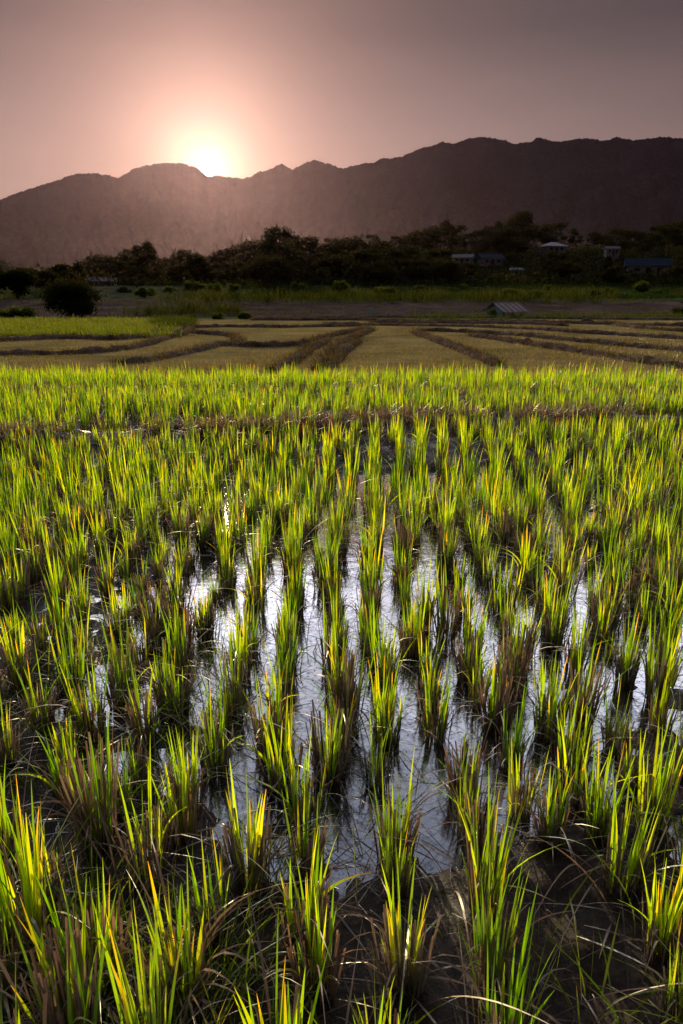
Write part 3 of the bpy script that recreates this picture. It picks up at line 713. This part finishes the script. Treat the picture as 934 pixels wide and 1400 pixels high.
for px, py, Yh, wm, dm, wh, rm, wm_, lb, st in houses:
    p = atY(px, py, Yh); g0 = float(gz(p[0], Yh)); h_extra = max(0, p[2]-g0)
    r = empty('hillside_house', (p[0], Yh, p[2]), random.uniform(-.35, .35)); tag(r, lb, 'house', 'houses on the wooded slope')
    b = MB(); b.box((0, 0, wh/2-h_extra/2), (wm*.86, dm*.86, wh+h_extra)); b.build('wall', wm_, r)
    b = MB(); rh = wh+wm*.17; ov = wm/2; od = dm/2
    if st == 'hip':
        a = [(-ov, -od, wh), (ov, -od, wh), (ov, od, wh), (-ov, od, wh), (-ov*.25, 0, rh), (ov*.25, 0, rh)]
        b.add(a, [(0, 1, 5, 4), (2, 3, 4, 5), (1, 2, 5), (3, 0, 4), (3, 2, 1, 0)])
    else:
        a = [(-ov, -od, wh), (ov, -od, wh), (ov, od, wh), (-ov, od, wh), (-ov, 0, rh), (ov, 0, rh)]
        b.add(a, [(0, 1, 5, 4), (2, 3, 4, 5), (1, 2, 5), (3, 0, 4), (3, 2, 1, 0)])
    b.build('roof', rm, r)
    for sx_ in (-.24, .24):
        b = MB(); b.box((sx_*wm, -dm*.43-.03, wh*.6), (wm*.13, .06, wh*.34)); b.build('window', M_dark, r)
    b = MB(); b.box((0, -dm*.43-.03, wh*.42), (wm*.11, .06, wh*.78)); b.build('door', M_dark, r)
    hz.append((px, py, Yh, wm*F/Yh))
def blocked(x, y, h, wtree):
    zb = float(gz(x, y)); px, pb, dep = project(x, y, zb); _, pt, _ = project(x, y, zb+h); rw = wtree*h*.5*F/dep
    for hx, hy, hY, hw in hz:
        if y < hY+4 and abs(px-hx) < hw*.55+rw and pt < hy-7: return True
    return False
# skyline the crowns should reach (pixel rows)
SKX = [-60, 0, 40, 90, 140, 190, 215, 260, 300, 345, 380, 410, 450, 500, 560, 600, 650, 690, 720, 745, 800, 860, 934, 1000]
SKY_ = [372, 368, 366, 352, 345, 330, 342, 340, 334, 325, 312, 318, 322, 316, 314, 302, 312, 305, 296, 306, 309, 306, 303, 303]
cnt = 0
kinds = [('broadleaf_tree', 'dark broad crowned tree in the wooded belt below the mountains'), ('slender_tree', 'dark narrow tree in the wooded belt below the mountains')]
for row, (Yr, sp, h0, h1) in enumerate([(160, 8, 4, 7), (176, 9, 4.5, 8), (196, 9, 6, 10), (222, 9.5, 7, 11), (252, 10, 7, 12), (290, 9, 9, 13)]):
    x = -.60*Yr+random.uniform(0, sp)
    while x < .60*Yr:
        y = Yr+random.uniform(-9, 9); k = random.randrange(10); h = random.uniform(h0, h1); W = TV[k][2]
        px, pb, dep = project(x, y, float(gz(x, y)))
        sk = np.interp(px, SKX, SKY_)+random.uniform(-4, 14)
        ztop = atY(px, sk, y)[2]; hmax = ztop-float(gz(x, y))
        if row == 5: h = min(max(hmax, 5), 17)
        else: h = min(h, hmax*.98) if hmax > 2.5 else h
        keep = not (px < 110 and row > 3) and not (row == 0 and px > 520)
        if h > 2.5 and keep:
            if blocked(x, y, h, W): h = 0
            if h:
                kd = kinds[0] if W >= .8 else kinds[1]
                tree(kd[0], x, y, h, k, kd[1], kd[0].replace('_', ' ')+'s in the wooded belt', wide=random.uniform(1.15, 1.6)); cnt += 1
        x += sp*random.uniform(.6, 1.05)
# named single trees
def treepx(name, px, pb, pt, Yt, k, label, wide=1.0, group=None):
    p = atY(px, pb, Yt); q = atY(px, pt, Yt); return tree(name, p[0], Yt, q[2]-p[2], k, label, group, wide, z=p[2])
treepx('tall_tree', 714, 340, 285, 270, 4, 'tallest tree with domed crown rising above the slope beside the white house', 1.0)
treepx('tall_tree', 693, 340, 292, 272, 1, 'tall rounded tree just left of the tallest tree above the slope', .9)
treepx('tall_tree', 612, 345, 297, 268, 2, 'tall slim tree breaking the skyline above the two mid slope roofs', 1.2)
treepx('tall_tree', 382, 375, 306, 200, 8, 'tall open crowned tree right of the sun glare', .9)
treepx('tall_tree', 200, 392, 327, 190, 5, 'upright dark tree behind the pale sheds at left', 1.0)
cm, cent = crown_mesh(771, 1.0, 1.75, nl=30, per=190, leaf=.03); cm.transform(Matrix.Translation((0, 0, -.06))); cm.materials.append(M_crown)
tm = trunk_mesh(cent, 772, r0=.016, multi=5); tm.materials.append(M_bark); TV.append((cm, tm, 1.7))
treepx('round_tree', 100, 440, 383, 74, 10, 'dark round spreading tree with several stems behind the green plot', 1.0)
treepx('round_tree', 26, 415, 366, 120, 3, 'large dark tree at the far left edge above the small shrubs', 1.2)
treepx('round_tree', 70, 412, 368, 130, 0, 'dark leafy tree behind and left of the round spreading tree', 1.2)
treepx('round_tree', -12, 415, 362, 118, 0, 'dark tree cut by the left edge of the view', 1.0)
treepx('round_tree', 938, 436, 410, 66, 8, 'small dark tree at the right edge beyond the harvested fields', 1.5)
# shrubs
SV = []
for k in range(5):
    cm, cent = crown_mesh(250+k, 1.0, 1.5, nl=20, per=110, leaf=.05, flat=.9, name='foliage'); cm.materials.append(M_shrub)
    cm.transform(Matrix.Translation((0, 0, -.22)))
    tm = trunk_mesh([(a, b, max(.1, c-.22), d) for a, b, c, d in cent], 290+k, r0=.02, multi=3); tm.name = 'stem'; tm.materials.append(M_bark); SV.append((cm, tm))
def shrub(px, pb, pt, Yt, label, group=None, wide=1.0):
    p = atY(px, pb, Yt); q = atY(px, pt, Yt); h = q[2]-p[2]
    r = empty('shrub', (p[0], Yt, p[2]), random.uniform(0, 6)); r.scale = (h*wide, h*wide, h); tag(r, label, 'shrub', group)
    cm, tm = random.choice(SV); link('foliage', cm, None, r); link('stem', tm, None, r)
shrub(297, 439, 424, 60, 'rounded green shrub at the field edge, left one of the pair', 'pair of shrubs', 1.0)
shrub(335, 438, 424, 60, 'rounded green shrub at the field edge, right one of the pair', 'pair of shrubs', 1.0)
shrub(262, 437, 428, 61, 'low green shrub left of the pair of rounded shrubs', None, 1.2)
shrub(30, 441, 414, 66, 'leafy dark shrub left of the round spreading tree', None, 1.0)
shrub(3, 441, 418, 66, 'dark shrub cut by the left edge of the view', None, 1.1)
shrub(672, 433, 421, 64, 'small dry bush leaning on the left end of the tin hut', None, .8)
shrub(745, 437, 427, 63, 'low brownish bush right of the tin hut', None, 1.6)
for k in range(26):
    px = 175+k*29+random.uniform(-9, 9); py = random.uniform(398, 407)
    shrub(px, py, py-random.uniform(9, 19), 118+random.uniform(-4, 30), 'low shrub in the line of bushes along the river bank crest', 'shrubs along the bank crest', random.uniform(.9, 1.6))
# dense undergrowth and woodland farther off: cards over the slope
def cards(n, fn, size, name, label, mat, seed):
    r = np.random.default_rng(seed); P, S = fn(r, n); n = len(P)
    a1 = r.normal(size=(n, 3)); a1 /= np.linalg.norm(a1, axis=1)[:, None]; a2 = np.cross(a1, r.normal(size=(n, 3))); a2 /= np.linalg.norm(a2, axis=1)[:, None]
    s = (S*r.uniform(.5, 1.3, n))[:, None]
    V = np.stack([P-a1*s, P-a2*s*.6, P+a1*s, P+a2*s*.6], 1).reshape(-1, 3)
    C = np.repeat(np.stack([np.full(n, .5), r.random(n), r.random(n)], -1), 4, 0)
    tag(link(name, mesh_np(name, V, np.arange(4*n).reshape(-1, 4), C), mat), label, 'woodland', kind='stuff')
def under(r, n):
    y = r.uniform(168, 330, n); x = r.uniform(-.62, .62, n)*y
    bump = fbm(x*.12, y*.12, 3, 401); z = gz(x, y)+r.random(n)*(1+6*np.clip(bump-.3, 0, 1))
    return np.stack([x, y, z], -1), np.full(n, .42)
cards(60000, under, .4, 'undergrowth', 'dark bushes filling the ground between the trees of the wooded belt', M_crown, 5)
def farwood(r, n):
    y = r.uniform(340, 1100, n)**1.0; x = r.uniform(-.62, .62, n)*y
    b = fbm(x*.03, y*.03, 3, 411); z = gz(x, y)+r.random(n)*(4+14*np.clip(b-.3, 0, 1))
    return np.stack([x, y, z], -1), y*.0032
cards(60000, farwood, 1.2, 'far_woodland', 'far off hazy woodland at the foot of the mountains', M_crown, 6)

# ------------------------------------------------------------------ hut, fence, small things
hp = atY(689, 433, 66); hut = empty('tin_roof_hut', (hp[0], 66, -1.42), math.radians(40))
tag(hut, 'open field hut with rusty streaked tin roof at the edge of the fields', 'hut')
hw_, hd_, eav, rid = 1.65, 1.25, 1.10, 1.86
for sx_ in (-1, 0, 1):
    for sy_ in (-1, 1):
        b = MB(); b.tube([(sx_*(hw_-.25), sy_*(hd_-.3), -.1), (sx_*(hw_-.25), sy_*(hd_-.3), eav+.1)], [.06, .05]); b.build('post', M_wood, hut)
for sy_ in (-1, 1):
    b = MB(); n = 34                                          # corrugated sheets
    for k in range(n):
        xa, xb = -hw_-.15+(2*hw_+.3)*k/n, -hw_-.15+(2*hw_+.3)*(k+1)/n; za, zb = (.025 if k % 2 else 0), (0 if k % 2 else .025)
        b.quad((xa, sy_*(hd_+.12), eav-.05+za), (xb, sy_*(hd_+.12), eav-.05+zb), (xb, sy_*.02, rid+zb), (xa, sy_*.02, rid+za))
    o = b.build('roof', M_tin, hut)
    for k in range(5):
        b = MB(); xa = -hw_+.3+k*.78; b.quad((xa, sy_*(hd_+.12), eav-.015), (xa+.3, sy_*(hd_+.12), eav-.015), (xa+.26, sy_*.03, rid+.035), (xa+.06, sy_*.03, rid+.035)); b.build('rusty_sheet', M_tinrust, o)
b = MB(); b.box((0, 0, rid+.03), (2*hw_+.3, .12, .03)); b.build('ridge_cap', M_tin, hut)
b = MB(); b.quad((-hw_+.3, -hd_+.33, .15), (-hw_+.3, hd_-.33, .15), (-hw_+.3, hd_-.33, eav), (-hw_+.3, -hd_+.33, eav)); b.add([(-hw_+.3, -hd_+.33, eav), (-hw_+.3, hd_-.33, eav), (-hw_+.3, 0, rid-.1)], [(0, 1, 2)]); b.build('end_wall', M_netblue, hut)
b = MB(); b.quad((-hw_+.3, hd_-.34, .1), (hw_-.3, hd_-.34, .1), (hw_-.3, hd_-.34, eav), (-hw_+.3, hd_-.34, eav)); b.build('back_wall', M_wood, hut)
b = MB(); b.box((0, 0, .42), (2*hw_-.7, 2*hd_-.8, .06)); b.build('platform', M_wood, hut)
def gpost(px, pb, pt, Yp, name, label, cat_, r=.04, mat=M_post, group=None):
    p = atY(px, pb, Yp); q = atY(px, pt, Yp); e = empty(name, tuple(p)); tag(e, label, cat_, group)
    b = MB(); h = q[2]-p[2]; b.tube([(0, 0, -.3), (0, 0, h*.6), (random.uniform(-.03, .03), 0, h)], [r, r*.9, r*.7]); b.build('shaft', mat, e)
    b = MB(); b.tube([(0, 0, h), (0, 0, h+.04)], [r*.9, r*.5]); b.build('cap', mat, e)
M_teal = simple('faded_teal_paint', (.10, .20, .20), (.17, .29, .28), 6, .7)
fence = empty('net_fence', tuple(atY(470, 434, 65))); tag(fence, 'long low blue grey net fence with thin posts beyond the fields', 'fence')
base0 = fence.location
M_net = simple('blue_grey_net', (.10, .14, .15), (.17, .22, .24), 5, .8)
pts_f = [atY(470+k*19.5, 434+.05*k, 65) for k in range(12)]
for k, p in enumerate(pts_f):
    b = MB(); q = Vector(p)-base0; b.tube([q+Vector((0, 0, -.3)), q+Vector((random.uniform(-.04, .04), 0, .95))], [.035, .03]); b.build('post', M_post, fence)
b = MB()
for lev in (.12, .3, .5, .7, .88):
    b.tube([Vector(p)-base0+Vector((0, 0, lev+random.uniform(-.03, .03))) for p in pts_f], [.009]*12, 4)
for k in range(150):
    t = k/149*11; i = min(int(t), 10); q = Vector(pts_f[i]).lerp(Vector(pts_f[i+1]), t-i)-base0
    b.tube([q+Vector((0, 0, .1)), q+Vector((0, 0, .9))], [.006, .006], 3)
b.build('netting', M_net, fence)
gpost(507, 434, 422, 64, 'marker_post', 'short faded teal post left of the net fence', 'post', .10, M_teal)
gpost(862, 438, 419, 62, 'marker_post', 'tall thin pale pole at the field edge on the right', 'pole', .035, M_post)
p = atY(530.5, 433.5, 63.5); wbk = empty('white_container', tuple(p)); tag(wbk, 'tiny white container standing by the net fence', 'container')
b = MB(); b.tube([(0, 0, -.05), (0, 0, .22), (0, 0, .26), (0, 0, .30)], [.12, .12, .06, .055], 10); b.build('body', M_white, wbk); b = MB(); b.tube([(0, 0, .302), (0, 0, .33)], [.06, .06], 10); b.build('lid', M_netblue, wbk)
p = at(802, 441, FZ); sk_ = empty('white_sack', (p[0], p[1], FZ)); tag(sk_, 'small pale sack lying on the harvested field at right', 'sack')
b = MB(); b.tube([(-.45, 0, .10), (-.25, 0, .15), (0, .05, .17), (.3, .0, .13), (.42, 0, .11)], [.05, .15, .17, .12, .04], 10); b.build('bag', M_white, sk_, True)
b = MB(); b.tube([(.42, 0, .11), (.5, 0, .14)], [.03, .06], 8); b.build('tied_neck', M_white, sk_)

# ------------------------------------------------------------------ mountains
ridge = [(-260, 300), (-150, 290), (-60, 284), (0, 272), (30, 262), (60, 252), (85, 243), (105, 237), (135, 236), (162, 243), (180, 233), (200, 226), (225, 224), (250, 222), (266, 228), (284, 240), (310, 243), (345, 244)]
right = [(300, 275), (360, 252), (400, 243), (430, 238), (465, 231), (500, 223), (530, 217), (555, 211), (580, 202), (600, 195), (625, 195), (638, 188), (655, 187), (680, 188), (705, 198), (722, 195), (738, 190), (755, 194), (785, 191), (800, 190), (830, 193), (845, 189), (870, 191), (900, 188), (940, 190), (1020, 186), (1120, 196), (1260, 210)]
mid = [(240, 262), (290, 252), (330, 244), (350, 237), (368, 231), (385, 225), (400, 231), (415, 224), (431, 218), (445, 223), (462, 229), (500, 236), (560, 246), (640, 262)]
def mountain(name, prof, R, r0, seed, mat, foot=45.0):
    azs, hs = [], []
    for px, py in prof:
        d = ray(px, py); azs.append(math.atan2(d[0], d[1])); hs.append(CAM_H+R*d[2]/math.hypot(d[0], d[1]))
    nA = 620; az = np.linspace(azs[0], azs[-1], nA); H = np.interp(az, azs, hs)
    ker = np.hanning(9); ker /= ker.sum(); H = np.convolve(np.pad(H, 4, mode='edge'), ker, 'valid')
    H = H+(fbm(az*75, az*0+seed, 5, seed, .6)-.5)*R*.0065; HJ = (fbm(az*900, az*0+seed, 3, seed+5, .7)-.5)*R*.0025
    s = np.concatenate([np.linspace(0, 1, 90), np.linspace(1.01, 1.4, 14)])
    A, S = np.meshgrid(az, s); r = r0+(R-r0)*S
    base = foot*.6
    up = np.clip(S, 0, 1); prf = .16*up+.84*up**1.7
    Zm = base+(H[None, :]-base)*prf
    sp = 1-np.abs(2*fbm(A*17+.8*fbm(A*9, S*4, 3, seed+2), S*5.5+seed, 4, seed+20)-1)             # spurs and gullies
    Zm = Zm-(sp-.6)*(R*.075)*np.sin(np.pi*np.clip(S, 0, 1))**1.1*(.6+.4*(H[None, :]/max(hs)))
    Zm = Zm+(fbm(A*110, S*55, 3, seed+30)-.5)*R*.009*np.clip(1-S, 0, 1)**.4
    Zm = Zm+HJ[None, :]*sstep(.90, 1.0, S)
    Zm = np.where(S > 1, H[None, :]+HJ[None, :]-(S-1)*R*.35, Zm)
    Zm = np.where(S <= .001, base-60, Zm)
    V = np.stack([np.sin(A)*r, np.cos(A)*r, Zm], -1).reshape(-1, 3)
    i = np.arange(len(s)-1)[:, None]*nA+np.arange(nA-1)[None, :]
    tag(link(name, mesh_np(name, V, np.stack([i, i+nA, i+nA+1, i+1], -1).reshape(-1, 4), smooth=True), mat), kind='structure')
mountain('mountain_range', ridge, 3300, 1100, 3, M_mount)
mountain('mountain_range', right, 3900, 1300, 8, M_mount)
mountain('distant_mountain', mid, 5400, 3600, 12, M_mount)

# ------------------------------------------------------------------ evening haze in the valley (scattering air), then an added glow mist
HZ = 1.0
b = MB(); b.box((0, 1000, 400), (5000, 1800, 880)); hzo = b.build('haze', None); tag(hzo, 'thin rosy evening haze filling the valley before the mountains', 'haze', kind='stuff')
m, nt, nd, lk = new_mat('valley_haze')
vs = nd.new('ShaderNodeVolumeScatter'); vs.inputs['Color'].default_value = (.80, .54, .70, 1); vs.inputs['Density'].default_value = .0000065*HZ; vs.inputs['Anisotropy'].default_value = .88
o = nd.new('ShaderNodeOutputMaterial'); lk.new(vs.outputs[0], o.inputs['Volume']); hzo.data.materials.append(m)

b = MB(); b.box((0, 480, 24), (1500, 740, 62)); mi_ = b.build('mist', None); tag(mi_, 'thin mist added for a warm sun glow among the trees below the hills', 'mist', kind='stuff')  # added scattering volume that lends the tree belt a soft warm veil
m, nt, nd, lk = new_mat('glow_mist')
vs = nd.new('ShaderNodeVolumeScatter'); vs.inputs['Color'].default_value = (.85, .58, .62, 1); vs.inputs['Density'].default_value = .000016; vs.inputs['Anisotropy'].default_value = .80
o = nd.new('ShaderNodeOutputMaterial'); lk.new(vs.outputs[0], o.inputs['Volume']); mi_.data.materials.append(m)

# ------------------------------------------------------------------ render settings
sc.render.engine = 'CYCLES'
sc.view_settings.view_transform = 'Standard'; sc.view_settings.look = 'None'; sc.view_settings.exposure = 0; sc.view_settings.gamma = 1
cy = sc.cycles
cy.use_denoising = True; cy.denoiser = 'OPENIMAGEDENOISE'
cy.max_bounces = 6; cy.diffuse_bounces = 3; cy.glossy_bounces = 3; cy.transmission_bounces = 3; cy.volume_bounces = 1; cy.transparent_max_bounces = 6
cy.sample_clamp_indirect = 4; cy.use_adaptive_sampling = True; cy.adaptive_threshold = .015
cy.caustics_reflective = False; cy.caustics_refractive = False
